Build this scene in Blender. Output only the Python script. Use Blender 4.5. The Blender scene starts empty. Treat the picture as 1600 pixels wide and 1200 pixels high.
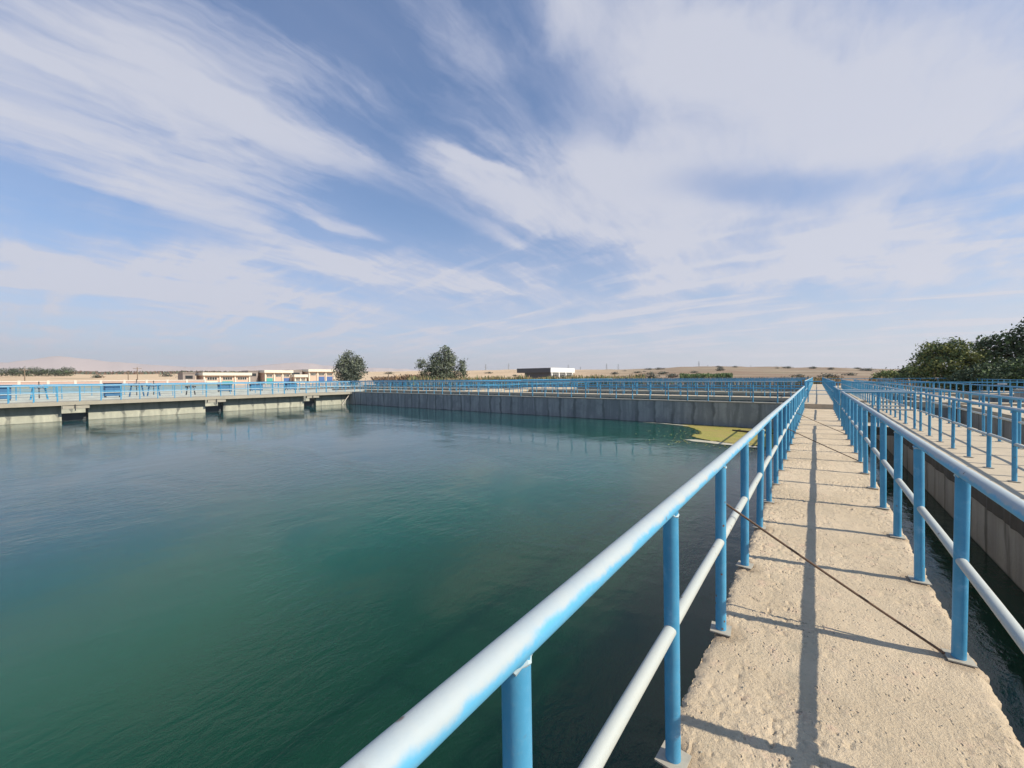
import bpy, math, random
import numpy as np
from mathutils import Vector, Matrix, noise as mn

S = bpy.context.scene
COL = S.collection
R_ = math.radians

# ------------------------------------------------------------------ camera
EYE = 1.56
F_PX = 622.76
yaw, pit, rol = R_(37.3925), R_(-0.893), R_(-0.4774)
fwd = Vector((-math.sin(yaw) * math.cos(pit), math.cos(yaw) * math.cos(pit), math.sin(pit)))
rt = Vector((math.cos(yaw), math.sin(yaw), 0))
up = rt.cross(fwd)
r2 = rt * math.cos(rol) + up * math.sin(rol)
u2 = -rt * math.sin(rol) + up * math.cos(rol)
cd = bpy.data.cameras.new('camera')
cam = bpy.data.objects.new('camera', cd)
COL.objects.link(cam)
cam.matrix_world = Matrix(((r2.x, u2.x, -fwd.x, 0), (r2.y, u2.y, -fwd.y, 0), (r2.z, u2.z, -fwd.z, EYE), (0, 0, 0, 1)))
cd.sensor_width = 36
cd.lens = F_PX / 1600 * 36
cd.clip_start = 0.05
cd.clip_end = 40000
S.camera = cam

# ------------------------------------------------------------------ light
SUN_EL, SUN_AZ = R_(39.1), R_(76.6)          # azimuth from +Y towards +X
SKY_STRENGTH = 0.13
sl = bpy.data.lights.new('sun', 'SUN')
sl.energy = 5.0
sl.angle = R_(0.5)
sl.color = (1.0, 0.92, 0.765)
so = bpy.data.objects.new('sun', sl)
COL.objects.link(so)
sd = Vector((math.sin(SUN_AZ) * math.cos(SUN_EL), math.cos(SUN_AZ) * math.cos(SUN_EL), math.sin(SUN_EL)))
so.rotation_euler = sd.to_track_quat('Z', 'Y').to_euler()
S.view_settings.view_transform = 'Standard'
S.view_settings.look = 'None'
S.view_settings.gamma = 1
S.view_settings.exposure = 0.2
S.view_settings.use_curve_mapping = False
S.render.engine = 'CYCLES'


class NT:
    """small helper round a node tree"""
    def __init__(s, tree):
        s.t = tree
        tree.nodes.clear()

    def n(s, kind, ins=None, **kw):
        nd = s.t.nodes.new(kind)
        for k, v in kw.items():
            setattr(nd, k, v)
        for k, v in (ins or {}).items():
            if isinstance(v, bpy.types.NodeSocket):
                s.t.links.new(v, nd.inputs[k])
            else:
                nd.inputs[k].default_value = v
        return nd

    def m(s, op, a, b=0.0, c=None, clamp=False):
        nd = s.t.nodes.new('ShaderNodeMath')
        nd.operation = op
        nd.use_clamp = clamp
        for i, v in enumerate((a, b, c)):
            if v is None:
                continue
            if isinstance(v, bpy.types.NodeSocket):
                s.t.links.new(v, nd.inputs[i])
            else:
                nd.inputs[i].default_value = v
        return nd.outputs[0]

    def mix(s, f, a, b, mode='MIX'):
        nd = s.t.nodes.new('ShaderNodeMix')
        nd.data_type = 'RGBA'
        nd.blend_type = mode
        nd.clamp_factor = True
        for i, v in ((0, f), (6, a), (7, b)):
            if isinstance(v, bpy.types.NodeSocket):
                s.t.links.new(v, nd.inputs[i])
            else:
                nd.inputs[i].default_value = v if not isinstance(v, tuple) or len(v) == 4 else (*v, 1)
        return nd.outputs[2]

    def ramp(s, f, lo, hi, smooth=True):
        nd = s.t.nodes.new('ShaderNodeMapRange')
        nd.interpolation_type = 'SMOOTHSTEP' if smooth else 'LINEAR'
        s.t.links.new(f, nd.inputs[0])
        nd.inputs[1].default_value = lo
        nd.inputs[2].default_value = hi
        return nd.outputs[0]

    def noise(s, vec, scale, detail=4, rough=0.55, dist=0.0):
        nd = s.n('ShaderNodeTexNoise', {'Scale': scale, 'Detail': detail, 'Roughness': rough, 'Distortion': dist})
        s.t.links.new(vec, nd.inputs['Vector'])
        return nd.outputs[0]

    def scaled(s, vec, sc, loc=(0, 0, 0), rot=(0, 0, 0)):
        nd = s.n('ShaderNodeMapping', {'Scale': sc, 'Location': loc, 'Rotation': rot})
        s.t.links.new(vec, nd.inputs['Vector'])
        return nd.outputs[0]


# ------------------------------------------------------------------ world: Nishita sky with cirrus laid out on a cloud plane
def build_world():
    w = bpy.data.worlds.new('World')
    S.world = w
    w.use_nodes = True
    N = NT(w.node_tree)
    sky = N.n('ShaderNodeTexSky', sky_type='NISHITA', sun_disc=False, sun_elevation=SUN_EL, sun_rotation=SUN_AZ,
              air_density=1.0, dust_density=1.2, ozone_density=2.2, altitude=100.0)
    tc = N.n('ShaderNodeTexCoord').outputs['Generated']
    sp = N.n('ShaderNodeSeparateXYZ', {0: tc})
    zz = N.m('MAXIMUM', sp.outputs[2], 0.0)
    den = N.m('ADD', zz, 0.12)
    u = N.m('DIVIDE', sp.outputs[0], den)
    v = N.m('DIVIDE', sp.outputs[1], den)
    P = N.n('ShaderNodeCombineXYZ', {0: u, 1: v, 2: 0.0}).outputs[0]
    # domain warp so that cloud edges feather
    wn = N.n('ShaderNodeTexNoise', {'Scale': 2.2, 'Detail': 5.0, 'Roughness': 0.6})
    w.node_tree.links.new(P, wn.inputs['Vector'])
    wv = N.n('ShaderNodeVectorMath', {0: wn.outputs['Color'], 1: (0.5, 0.5, 0.5)}, operation='SUBTRACT').outputs[0]
    wv = N.n('ShaderNodeVectorMath', {0: wv, 1: (0.17, 0.40, 0.0)}, operation='MULTIPLY').outputs[0]
    PW = N.n('ShaderNodeVectorMath', {0: P, 1: wv}, operation='ADD').outputs[0]
    BL = [(-1.736, .376, .458, .263, 85, .80), (-1.348, .849, .493, .085, 90.1, .75), (-2.055, .515, .271, .131, 94.4, .6),
          (-1.366, .222, .26, .115, 79.7, .4), (-1.531, .088, .073, .025, 105.1, .4), (-1.091, .494, .288, .094, 82.6, .42),
          (-.75, .847, .322, .098, 102, .34), (-1.076, 1.447, .385, .117, 88.3, .65), (-.991, 1.136, .158, .025, 72.5, .6),
          (-.321, 1.539, .627, .295, 73.5, .72), (.083, 1.46, .529, .178, 57.1, .5), (.262, 2.472, 1.003, .516, 59, .42),
          (-.77, 1.688, .597, .195, 71.7, .75), (-.574, 2.663, 1.157, .375, 34, .42), (-2.212, 1.364, .784, .209, 73.8, .9),
          (-1.827, 1.086, .158, .053, 87.7, .65), (-3.287, .866, .595, .417, 94.7, .8), (-3.31, .223, .32, .23, 59.2, .7),
          (-.338, .997, .317, .103, 65.4, .45), (-1.308, 1.547, .239, .052, 89.9, .6), (-.117, 1.926, .30, .11, 36.9, -.65),
          (-1.494, 1.242, .33, .20, 84.1, -.95), (-.992, .793, .168, .129, 163.5, -.7), (-.652, 1.029, .191, .105, 67.3, -.65), (-2.416, .4, .361, .146, 69.2, -.7), (.9, 1.2, 1.0, .7, 70, .55), (1.2, -.6, 1.2, .5, 85, .5), (-1.0, -1.4, 1.3, .5, 95, .5), (-2.8, -1.6, .9, .5, 88, .45)]
    tot = None
    gap = None
    for (cx, cy, a, b, ang, s) in BL:
        mp = N.n('ShaderNodeMapping', {'Location': (cx, cy, 0), 'Rotation': (0, 0, R_(ang)), 'Scale': (a * 1.12, b * 1.18, 1)}, vector_type='TEXTURE')
        w.node_tree.links.new(PW, mp.inputs['Vector'])
        ln = N.n('ShaderNodeVectorMath', {0: mp.outputs[0]}, operation='LENGTH').outputs['Value']
        g = N.m('MULTIPLY', N.m('EXPONENT', N.m('MULTIPLY', N.m('POWER', ln, 3.0), -0.75)), abs(s))
        if s < 0:
            gap = g if gap is None else N.m('MAXIMUM', gap, g)
            continue
        tot = g if tot is None else N.m('ADD', tot, g)
    # fibrous streaks running along the wind direction (+Y), two scales, plus soft mottling
    st = N.noise(N.scaled(PW, (7.0, 1.5, 1), rot=(0, 0, R_(-4))), 1.0, 7, 0.62, 0.5)
    st2 = N.noise(N.scaled(PW, (26.0, 4.5, 1), loc=(3, 1, 0)), 1.0, 5, 0.6, 0.4)
    so_ = N.noise(N.scaled(PW, (2.6, 1.5, 1), loc=(7, 2, 0), rot=(0, 0, R_(30))), 1.0, 6, 0.55, 0.3)
    fib = N.m('ADD', N.m('MULTIPLY', st, 0.66), N.m('MULTIPLY', st2, 0.34))
    d = N.m('ADD', tot, N.m('MULTIPLY', N.m('SUBTRACT', fib, 0.5), N.m('ADD', .65, N.m('MULTIPLY', N.ramp(u, -.45, -1.0), .95))))
    d = N.m('ADD', d, N.m('MULTIPLY', N.m('SUBTRACT', so_, 0.5), 1.7))
    dens = N.ramp(d, -0.05, 1.05)
    dens = N.m('MULTIPLY', dens, 0.92)
    low = N.noise(N.scaled(P, (.75, 3.2, 1), loc=(2, 5, 0), rot=(0, 0, R_(38))), 1.0, 6, 0.6, 0.4)
    dens = N.m('ADD', dens, N.m('MULTIPLY', N.ramp(low, .46, .70), N.m('MULTIPLY', N.ramp(zz, .42, .14), .8)), clamp=True)
    dens = N.m('ADD', dens, N.m('MULTIPLY', N.m('MULTIPLY', N.ramp(zz, .33, .16), N.ramp(so_, .25, .6)), .45), clamp=True)
    dens = N.m('MINIMUM', dens, .93)
    veil = N.m('MULTIPLY', N.m('ADD', 0.12, N.m('MULTIPLY', st, 0.4)), 0.45)
    dens = N.m('MAXIMUM', dens, veil)
    K = 0.87 / SKY_STRENGTH
    base = N.mix(1.0, sky.outputs[0], (SKY_R, SKY_G, SKY_B), 'MULTIPLY')
    gap = N.m('MULTIPLY', gap, N.m('SUBTRACT', 1.35, N.m('MULTIPLY', fib, .7)), clamp=True)
    dens = N.m('MULTIPLY', dens, N.m('SUBTRACT', 1.0, gap))
    cl = N.mix(dens, (.46 * K, .51 * K, .74 * K), (.64 * K, .66 * K, .745 * K))
    c1 = N.mix(dens, base, cl)
    hz = N.m('EXPONENT', N.m('MULTIPLY', zz, -4.0))
    hz = N.m('MULTIPLY', hz, 0.9)
    c2 = N.mix(hz, c1, (.68 * K, .69 * K, .79 * K))
    bg = N.n('ShaderNodeBackground', {'Color': c2, 'Strength': SKY_STRENGTH})
    N.n('ShaderNodeOutputWorld', {0: bg.outputs[0]})


SKY_R, SKY_G, SKY_B = 0.31, 0.72, 1.0
build_world()


# ------------------------------------------------------------------ materials
def pbr(name, builder, rough=0.8, **kw):
    m = bpy.data.materials.new(name)
    m.use_nodes = True
    N = NT(m.node_tree)
    out = N.n('ShaderNodeOutputMaterial')
    b = N.n('ShaderNodeBsdfPrincipled', {'Roughness': rough, **kw})
    m.node_tree.links.new(b.outputs[0], out.inputs[0])
    tc = N.n('ShaderNodeTexCoord').outputs['Object']
    geo = N.n('ShaderNodeNewGeometry')
    builder(N, b, tc, geo)
    return m


def setc(N, b, c):
    if isinstance(c, tuple):
        b.inputs['Base Color'].default_value = (*c, 1)
    else:
        N.t.links.new(c, b.inputs['Base Color'])


def bump(N, b, h, strength, dist):
    bp = N.n('ShaderNodeBump', {'Height': h, 'Strength': strength, 'Distance': dist})
    N.t.links.new(bp.outputs[0], b.inputs['Normal'])


def plain(name, col, rough=0.7, var=0.25, sc=3.0, **kw):
    def f(N, b, tc, geo):
        n = N.noise(tc, sc, 5, 0.6)
        c2 = tuple(x * (1 - var) for x in col)
        c3 = tuple(min(1, x * (1 + var)) for x in col)
        setc(N, b, N.mix(n, c2, c3))
    return pbr(name, f, rough, **kw)


def deck_f(N, b, tc, geo):
    big = N.noise(tc, 0.9, 4, 0.55)
    mid = N.noise(tc, 7.0, 5, 0.6)
    fine = N.noise(tc, 85.0, 4, 0.7)
    c = N.mix(N.ramp(big, .35, .65), (.52, .41, .28), (.61, .485, .34))
    c = N.mix(N.ramp(mid, .55, .75), c, (.62, .45, .32))
    c = N.mix(N.ramp(mid, .42, .28), c, (.47, .385, .27))
    c = N.mix(N.m('MULTIPLY', N.ramp(fine, .52, .8), .5), c, (.70, .64, .54))
    c = N.mix(N.m('MULTIPLY', N.ramp(fine, .42, .25), .55), c, (.24, .20, .15))
    # small pits, their shade painted in as dark specks
    vor = N.n('ShaderNodeTexVoronoi', {'Scale': 38.0, 'Randomness': 1.0})
    N.t.links.new(N.scaled(tc, (1, .75, 1)), vor.inputs['Vector'])
    pit = N.m('MULTIPLY', N.ramp(vor.outputs['Distance'], .30, .08), N.ramp(mid, .47, .62))
    c = N.mix(N.m('MULTIPLY', pit, .4), c, (.26, .21, .15))
    # rust and dirt washed out round the post feet
    sp = N.n('ShaderNodeSeparateXYZ', {0: tc})
    for px_, ph in ((-.461, 1.657), (.622, 3.187)):
        dx = N.m('SUBTRACT', sp.outputs[0], px_)
        dy = N.m('MULTIPLY', N.m('SUBTRACT', N.m('FRACT', N.m('ADD', N.m('DIVIDE', N.m('SUBTRACT', sp.outputs[1], ph), 1.0376), 20.5)), .5), 1.0376)
        rr = N.m('SQRT', N.m('ADD', N.m('MULTIPLY', dx, dx), N.m('MULTIPLY', dy, dy)))
        st = N.m('MULTIPLY', N.ramp(N.m('ADD', rr, N.m('MULTIPLY', N.m('SUBTRACT', mid, .5), .22)), .17, .06), .45)
        c = N.mix(st, c, (.24, .165, .105))
    crack = N.n('ShaderNodeTexVoronoi', {'Scale': 1.3}, feature='DISTANCE_TO_EDGE')
    cw = N.n('ShaderNodeVectorMath', {0: tc, 1: N.n('ShaderNodeVectorMath', {0: N.n('ShaderNodeTexNoise', {'Vector': tc, 'Scale': 4.0, 'Detail': 5.0}).outputs['Color'], 1: (.16, .16, .0)}, operation='MULTIPLY').outputs[0]}, operation='ADD').outputs[0]
    N.t.links.new(cw, crack.inputs['Vector'])
    ck = N.m('MULTIPLY', N.ramp(crack.outputs['Distance'], .006, .001), N.ramp(big, .50, .62))
    c = N.mix(N.m('MULTIPLY', ck, .6), c, (.16, .12, .085))
    setc(N, b, c)
    h = N.m('ADD', N.m('MULTIPLY', fine, .5), N.m('MULTIPLY', mid, .8))
    h = N.m('SUBTRACT', h, N.m('MULTIPLY', pit, .55))
    bump(N, b, h, 1.0, 0.02)


def deckfar_f(N, b, tc, geo):
    big = N.noise(tc, 0.5, 5, 0.6)
    mid = N.noise(tc, 6.0, 5, 0.65)
    c = N.mix(big, (.45, .37, .27), (.57, .47, .345))
    c = N.mix(N.m('MULTIPLY', N.ramp(mid, .5, .75), .5), c, (.33, .28, .22))
    setc(N, b, c)
    bump(N, b, mid, 0.7, 0.02)


def wall_f(cols, axis, spacing, phase, amt, upper_dark=0.0):
    """stained basin concrete: drip marks under every railing post, pale efflorescence panels, wet band at the water line"""
    dark, lite, streak = cols

    def f(N, b, tc, geo):
        sp = N.n('ShaderNodeSeparateXYZ', {0: tc})
        a = sp.outputs[axis]
        z = sp.outputs[2]
        st = (1, 3.2, .28) if axis == 1 else (3.2, 1, .28)
        fn = N.noise(N.scaled(tc, st), 1.0, 6, 0.65, 0.3)
        n2 = N.noise(tc, 1.3, 5, 0.6)
        n3 = N.noise(tc, 14.0, 5, 0.65)
        jit = N.m('MULTIPLY', N.m('SUBTRACT', N.noise(tc, .8, 3), .5), 0.6)
        t = N.m('ABSOLUTE', N.m('SUBTRACT', N.m('FRACT', N.m('DIVIDE', N.m('ADD', N.m('ADD', a, jit), phase), spacing)), .5))
        drip = N.m('MULTIPLY', N.ramp(t, .36, .47), N.ramp(fn, .36, .6))
        c = N.mix(N.m('MULTIPLY', N.ramp(fn, .36, .64), N.ramp(n2, .30, .62)), dark, lite)
        c = N.mix(N.m('MULTIPLY', N.ramp(n2, .45, .7), .5), c, dark)
        c = N.mix(N.m('MULTIPLY', drip, amt), c, streak)
        c = N.mix(N.m('MULTIPLY', n3, .25), c, streak)
        if upper_dark:  # darker above an uneven line part-way up the wall
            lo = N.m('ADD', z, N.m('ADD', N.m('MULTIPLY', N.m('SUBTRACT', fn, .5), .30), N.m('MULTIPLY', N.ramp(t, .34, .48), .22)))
            c = N.mix(N.m('MULTIPLY', N.ramp(lo, -.66, -.52), upper_dark), c, (.13, .135, .13))
        wet = N.ramp(N.m('ADD', z, N.m('MULTIPLY', n2, .04)), -1.03, -1.08)
        c = N.mix(N.m('MULTIPLY', wet, .75), c, (.035, .045, .035))
        setc(N, b, c)
        bump(N, b, n3, 0.5, 0.02)
    return f


def paint_f(kind):
    def f(N, b, tc, geo):
        wn = N.n('ShaderNodeSeparateXYZ', {0: geo.outputs['Normal']}).outputs[2]
        pos = geo.outputs['Position']
        n1 = N.noise(pos, 3.0, 5, 0.6)
        n2 = N.noise(pos, 40.0, 4, 0.7)
        n3 = N.noise(pos, 11.0, 5, 0.6)
        blue = N.mix(N.ramp(n1, .35, .65), (.052, .265, .455), (.075, .33, .54))
        pale = N.mix(n3, (.31, .39, .45), (.45, .47, .45))
        if kind == 'post':
            # sun-chalked skin in uneven patches
            c = N.mix(N.m('MULTIPLY', N.ramp(n3, .55, .75), .28), blue, (.25, .55, .80))
            f_ = None
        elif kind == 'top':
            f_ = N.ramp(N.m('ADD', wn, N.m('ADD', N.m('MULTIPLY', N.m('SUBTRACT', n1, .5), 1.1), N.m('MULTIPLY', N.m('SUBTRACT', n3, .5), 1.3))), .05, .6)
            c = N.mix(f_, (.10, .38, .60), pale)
        else:
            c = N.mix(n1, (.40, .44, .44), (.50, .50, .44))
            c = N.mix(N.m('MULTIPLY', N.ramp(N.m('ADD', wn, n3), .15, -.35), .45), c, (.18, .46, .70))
        # rust freckles and chips
        vor = N.n('ShaderNodeTexVoronoi', {'Scale': 17.0})
        N.t.links.new(pos, vor.inputs['Vector'])
        rs = N.m('MULTIPLY', N.ramp(vor.outputs['Distance'], .16, .07), N.ramp(n1, .46, .58))
        if kind != 'post':
            blot = N.m('MULTIPLY', N.ramp(N.noise(pos, 5.0, 6, .7), .62, .72), .5)
            c = N.mix(blot, c, (.33, .22, .13))
        c = N.mix(rs, c, (.16, .08, .045))
        c = N.mix(N.m('MULTIPLY', N.ramp(n3, .66, .78), .45), c, (.42, .30, .20) if kind != 'post' else (.40, .52, .60))
        c = N.mix(N.m('MULTIPLY', N.ramp(n2, .5, .9), .3), c, (.35, .45, .5))
        setc(N, b, c)
        bump(N, b, N.m('ADD', n2, N.m('MULTIPLY', n3, 2)), 0.25, 0.002)
    return f


def water_f(N, b, tc, geo):
    n0 = N.noise(N.scaled(tc, (.10, .07, 1)), 1.0, 3, .5)
    # own greens near the walkway and mid-basin, reflected sky painted blue farther out
    sx = N.n('ShaderNodeSeparateXYZ', {0: tc}).outputs[0]
    sky_tint = N.ramp(N.m('ADD', sx, N.m('MULTIPLY', N.m('SUBTRACT', n0, .5), 14.0)), -2.5, -15.0)
    c = N.mix(N.ramp(n0, .3, .7), (.004, .034, .014), (.006, .040, .021))
    mid_ = N.ramp(N.m('ADD', sx, N.m('MULTIPLY', N.m('SUBTRACT', n0, .5), 5.0)), -1.8, -5.5)
    c = N.mix(mid_, c, (.006, .072, .042))
    c = N.mix(sky_tint, c, (.014, .060, .066))
    setc(N, b, c)
    # wind-ruffled patches between calm water
    patch = N.ramp(N.noise(N.scaled(tc, (.16, .30, 1), rot=(0, 0, R_(25))), 1.0, 4, .55, .6), .38, .66)
    r1 = N.noise(N.scaled(tc, (3.6, 1.7, 1), rot=(0, 0, R_(-28))), 1.0, 5, .6, .5)
    r2 = N.noise(N.scaled(tc, (9.5, 5.0, 1), rot=(0, 0, R_(-20))), 1.0, 4, .6, .4)
    r3 = N.noise(N.scaled(tc, (.7, .45, 1), rot=(0, 0, R_(-35))), 1.0, 3, .5)
    h = N.m('ADD', N.m('MULTIPLY', r1, .62), N.m('MULTIPLY', r2, .38))
    h = N.m('MULTIPLY', h, N.m('ADD', .22, patch))
    h = N.m('ADD', h, N.m('MULTIPLY', r3, .9))
    bump(N, b, h, 0.45, 0.035)


def steel_gate_f(N, b, tc, geo):
    n = N.noise(N.scaled(tc, (4, 4, 1)), 1.0, 5, .6)
    setc(N, b, N.mix(n, (.05, .055, .06), (.09, .095, .10)))


def ground_f(N, b, tc, geo):
    pos = geo.outputs['Position']
    sp = N.n('ShaderNodeSeparateXYZ', {0: pos})
    x, y = sp.outputs[0], sp.outputs[1]
    az = N.m('ARCTAN2', x, y)                   # compass bearing over the plain
    n1 = N.noise(pos, .0045, 5, .6, .5)
    n2 = N.noise(pos, .02, 6, .65, .3)
    n3 = N.noise(pos, .12, 5, .6)
    n4 = N.noise(pos, .9, 4, .6)
    left = N.mix(N.ramp(n1, .4, .6), (.60, .42, .26), (.68, .50, .32))
    right = N.mix(N.ramp(n2, .4, .62), (.21, .15, .095), (.19, .10, .055))
    n5 = N.noise(N.scaled(pos, (.0018, .012, 1)), 1.0, 5, .6)
    right = N.mix(N.ramp(n5, .50, .58), right, (.31, .235, .155))
    right = N.mix(N.ramp(n5, .40, .34), right, (.15, .15, .075))
    c = N.mix(N.ramp(az, -.60, -.25), left, right)
    c = N.mix(N.m('MULTIPLY', N.ramp(n2, .56, .66), .6), c, (.22, .18, .11))
    c = N.mix(N.m('MULTIPLY', n3, .35), c, (.34, .26, .17))
    c = N.mix(N.m('MULTIPLY', n4, .2), c, (.3, .24, .17))
    setc(N, b, c)
    bump(N, b, N.m('ADD', N.m('MULTIPLY', n3, 1.0), N.m('MULTIPLY', n4, .3)), 0.6, 1.0)


M = {}
M['deck'] = pbr('rough_tan_concrete', deck_f, .95)
M['deckfar'] = pbr('worn_deck_concrete', deckfar_f, .95)
M['deckleft'] = plain('grey_tan_slab', (.36, .325, .26), .95, .25, 1.5)
M['slab_edge'] = plain('slab_edge_concrete', (.36, .33, .27), .95, .3, 5)
M['edge_shade'] = plain('shade_painted_edge', (.085, .072, .055), .95, .35, 9)  # shade of the slab side faces put into the colour
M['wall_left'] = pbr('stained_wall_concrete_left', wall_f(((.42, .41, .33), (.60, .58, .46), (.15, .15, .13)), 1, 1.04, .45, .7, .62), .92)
M['wall_far'] = pbr('stained_wall_concrete_far', wall_f(((.25, .265, .26), (.45, .46, .44), (.11, .12, .12)), 0, 1.04, .2, .8), .92)
M['wall_chan'] = pbr('stained_wall_concrete_channel', wall_f(((.34, .31, .27), (.50, .46, .40), (.12, .11, .09)), 1, .8, .7, .9), .92)
M['post'] = pbr('blue_post_paint', paint_f('post'), .5)
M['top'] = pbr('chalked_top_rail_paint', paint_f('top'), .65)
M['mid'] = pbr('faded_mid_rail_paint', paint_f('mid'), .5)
M['plate'] = plain('galvanised_plate', (.38, .345, .28), .6, .3, 30)
M['weld'] = plain('weld_bead', (.42, .52, .55), .5, .4, 120)
M['rod'] = plain('rusty_rod', (.13, .075, .045), .75, .4, 60)
M['water'] = pbr('murky_green_water', water_f, .035, **{'IOR': 1.333, 'Subsurface Weight': 1.0, 'Subsurface Radius': (.5, 1.0, .9), 'Subsurface Scale': 1.6})
for nd in M['water'].node_tree.nodes:
    if nd.type == 'BSDF_PRINCIPLED':
        nd.subsurface_method = 'BURLEY'
M['gate'] = pbr('dark_sluice_gate', steel_gate_f, .7)
M['ground'] = pbr('dry_plain', ground_f, .95)
M['hills'] = plain('distant_hill_rock', (.52, .42, .38), .95, .15, .001)
M['bluebox'] = plain('blue_cabinet_paint', (.045, .15, .29), .6, .25, 3)
M['pale_top'] = plain('pale_bleached_coping', (.40, .42, .40), .9, .3, 1.5)
M['pale'] = plain('pale_cladding', (.66, .62, .52), .7, .12, 1.5)
M['white'] = plain('white_render', (.78, .78, .76), .7, .06, 1.5)
M['brickish'] = plain('pinkish_render', (.55, .40, .32), .85, .15, 1.5)
M['roofdark'] = plain('dark_grey_cladding', (.10, .105, .115), .6, .15, 1)
M['roofgrey'] = plain('grey_brown_render', (.28, .24, .22), .8, .2, 1)
M['glass'] = plain('dark_window_glass', (.03, .035, .04), .15, .2, 1)
M['frame'] = plain('window_frame', (.72, .70, .64), .6, .1, 2)
M['teal'] = plain('teal_door_paint', (.06, .32, .30), .6, .15, 2)
M['bluedoor'] = plain('blue_door_paint', (.06, .13, .32), .6, .15, 2)
M['fence'] = plain('pale_fence_concrete', (.70, .62, .54), .85, .1, 2)
M['fencepanel'] = plain('pink_fence_panel', (.56, .38, .31), .9, .15, .6)
M['metal'] = plain('grey_galvanised_steel', (.32, .33, .35), .6, .1, 1)
M['wood'] = plain('pole_wood', (.20, .15, .11), .9, .2, 3)
M['bark'] = plain('bark', (.12, .09, .065), .95, .3, 4)
M['redp'] = plain('red_valve_paint', (.40, .07, .04), .6, .2, 3)
M['dark'] = plain('dark_machinery', (.05, .05, .055), .6, .2, 3)
M['retain'] = plain('weathered_grey_green_wall', (.22, .26, .25), .95, .35, .5)
M['concrete'] = plain('grey_concrete', (.36, .35, .33), .95, .25, 3)


def leafmat(name, col, var=.35):
    def f(N, b, tc, geo):
        oi = geo.outputs['Random Per Island']
        n = N.noise(tc, .8, 3, .6)
        f1 = N.m('ADD', N.m('MULTIPLY', oi, .6), N.m('MULTIPLY', n, .4))
        setc(N, b, N.mix(f1, tuple(x * (1 - var) for x in col), tuple(x * (1 + var) for x in col)))
    return pbr(name, f, .75)


M['leaf_grey'] = leafmat('grey_green_leaves', (.095, .112, .085))
M['leaf_greyl'] = leafmat('pale_grey_green_leaves', (.17, .19, .125))
M['leaf_olive'] = leafmat('olive_leaves', (.28, .28, .075))
M['leaf_green'] = leafmat('mid_green_leaves', (.13, .18, .06))
M['leaf_dark'] = leafmat('dark_green_leaves', (.065, .095, .042))
M['reed'] = leafmat('yellow_green_reeds', (.25, .21, .10), .45)
M['reedg'] = leafmat('green_reeds', (.10, .16, .06), .4)
M['brush'] = leafmat('dead_brown_brush', (.15, .095, .07), .4)
M['drygrass'] = leafmat('dry_grass', (.38, .25, .13), .35)


def algae_f(N, b, tc, geo):
    n = N.noise(tc, 1.6, 6, .65, .6)
    n2 = N.noise(tc, 22, 5, .6)
    c = N.mix(N.ramp(n, .36, .6), (.33, .33, .05), (.40, .30, .085))
    c = N.mix(N.ramp(n2, .35, .75), c, (.20, .19, .045))
    setc(N, b, c)
    bump(N, b, n2, .5, .02)


M['algae'] = pbr('floating_algae', algae_f, .8)
M['foam'] = plain('pale_scum', (.47, .43, .33), .8, .15, 6)


# ------------------------------------------------------------------ geometry helpers
class MB:
    def __init__(s):
        s.v, s.f, s.mi = [], [], []

    def add(s, vs, fs, mi=0):
        k = len(s.v)
        s.v += [tuple(p) for p in vs]
        s.f += [tuple(i + k for i in f) for f in fs]
        s.mi += [mi] * len(fs)

    def box(s, x0, x1, y0, y1, z0, z1, mi=0):
        vs = [(x, y, z) for z in (z0, z1) for y in (y0, y1) for x in (x0, x1)]
        s.add(vs, [(0, 2, 3, 1), (4, 5, 7, 6), (0, 1, 5, 4), (2, 6, 7, 3), (0, 4, 6, 2), (1, 3, 7, 5)], mi)

    def tube(s, pts, rad, seg=12, mi=0, caps=True):
        pts = [Vector(p) for p in pts]
        rad = rad if isinstance(rad, (list, tuple)) else [rad] * len(pts)
        rings = []
        for i, p in enumerate(pts):
            d = (pts[min(i + 1, len(pts) - 1)] - pts[max(i - 1, 0)]).normalized()
            a = d.orthogonal().normalized() if abs(d.z) > .95 else d.cross(Vector((0, 0, 1))).normalized()
            if abs(d.z) > .95:
                a = Vector((1, 0, 0))
            bb = d.cross(a).normalized()
            a = bb.cross(d).normalized()
            rings.append([p + (a * math.cos(t) + bb * math.sin(t)) * rad[i] for t in [2 * math.pi * k / seg for k in range(seg)]])
        k0 = [p for r in rings for p in r]
        fs = []
        for i in range(len(pts) - 1):
            for k in range(seg):
                fs.append((i * seg + k, i * seg + (k + 1) % seg, (i + 1) * seg + (k + 1) % seg, (i + 1) * seg + k))
        if caps:
            fs.append(tuple(range(seg - 1, -1, -1)))
            fs.append(tuple(range((len(pts) - 1) * seg, len(pts) * seg)))
        s.add(k0, fs, mi)

    def mesh(s, name, mats, smooth=False):
        me = bpy.data.meshes.new(name)
        me.from_pydata(s.v, [], s.f)
        for m in (mats if isinstance(mats, (list, tuple)) else [mats]):
            me.materials.append(m)
        if max(s.mi, default=0) > 0:
            me.polygons.foreach_set('material_index', s.mi)
        if smooth:
            me.polygons.foreach_set('use_smooth', [True] * len(me.polygons))
            try:
                me.set_sharp_from_angle(angle=R_(40))
            except Exception:
                pass
        me.update()
        return me

    def obj(s, name, mats, parent=None, loc=(0, 0, 0), smooth=False):
        return link(name, s.mesh(name, mats, smooth), parent, loc)


def link(name, me, parent=None, loc=(0, 0, 0), rot=None):
    o = bpy.data.objects.new(name, me)
    COL.objects.link(o)
    o.location = loc
    if rot:
        o.rotation_euler = rot
    if parent:
        o.parent = parent
    return o


def tag(o, label=None, cat=None, group=None, kind=None):
    for k, v in (('label', label), ('category', cat), ('group', group), ('kind', kind)):
        if v:
            o[k] = v
    return o


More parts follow.
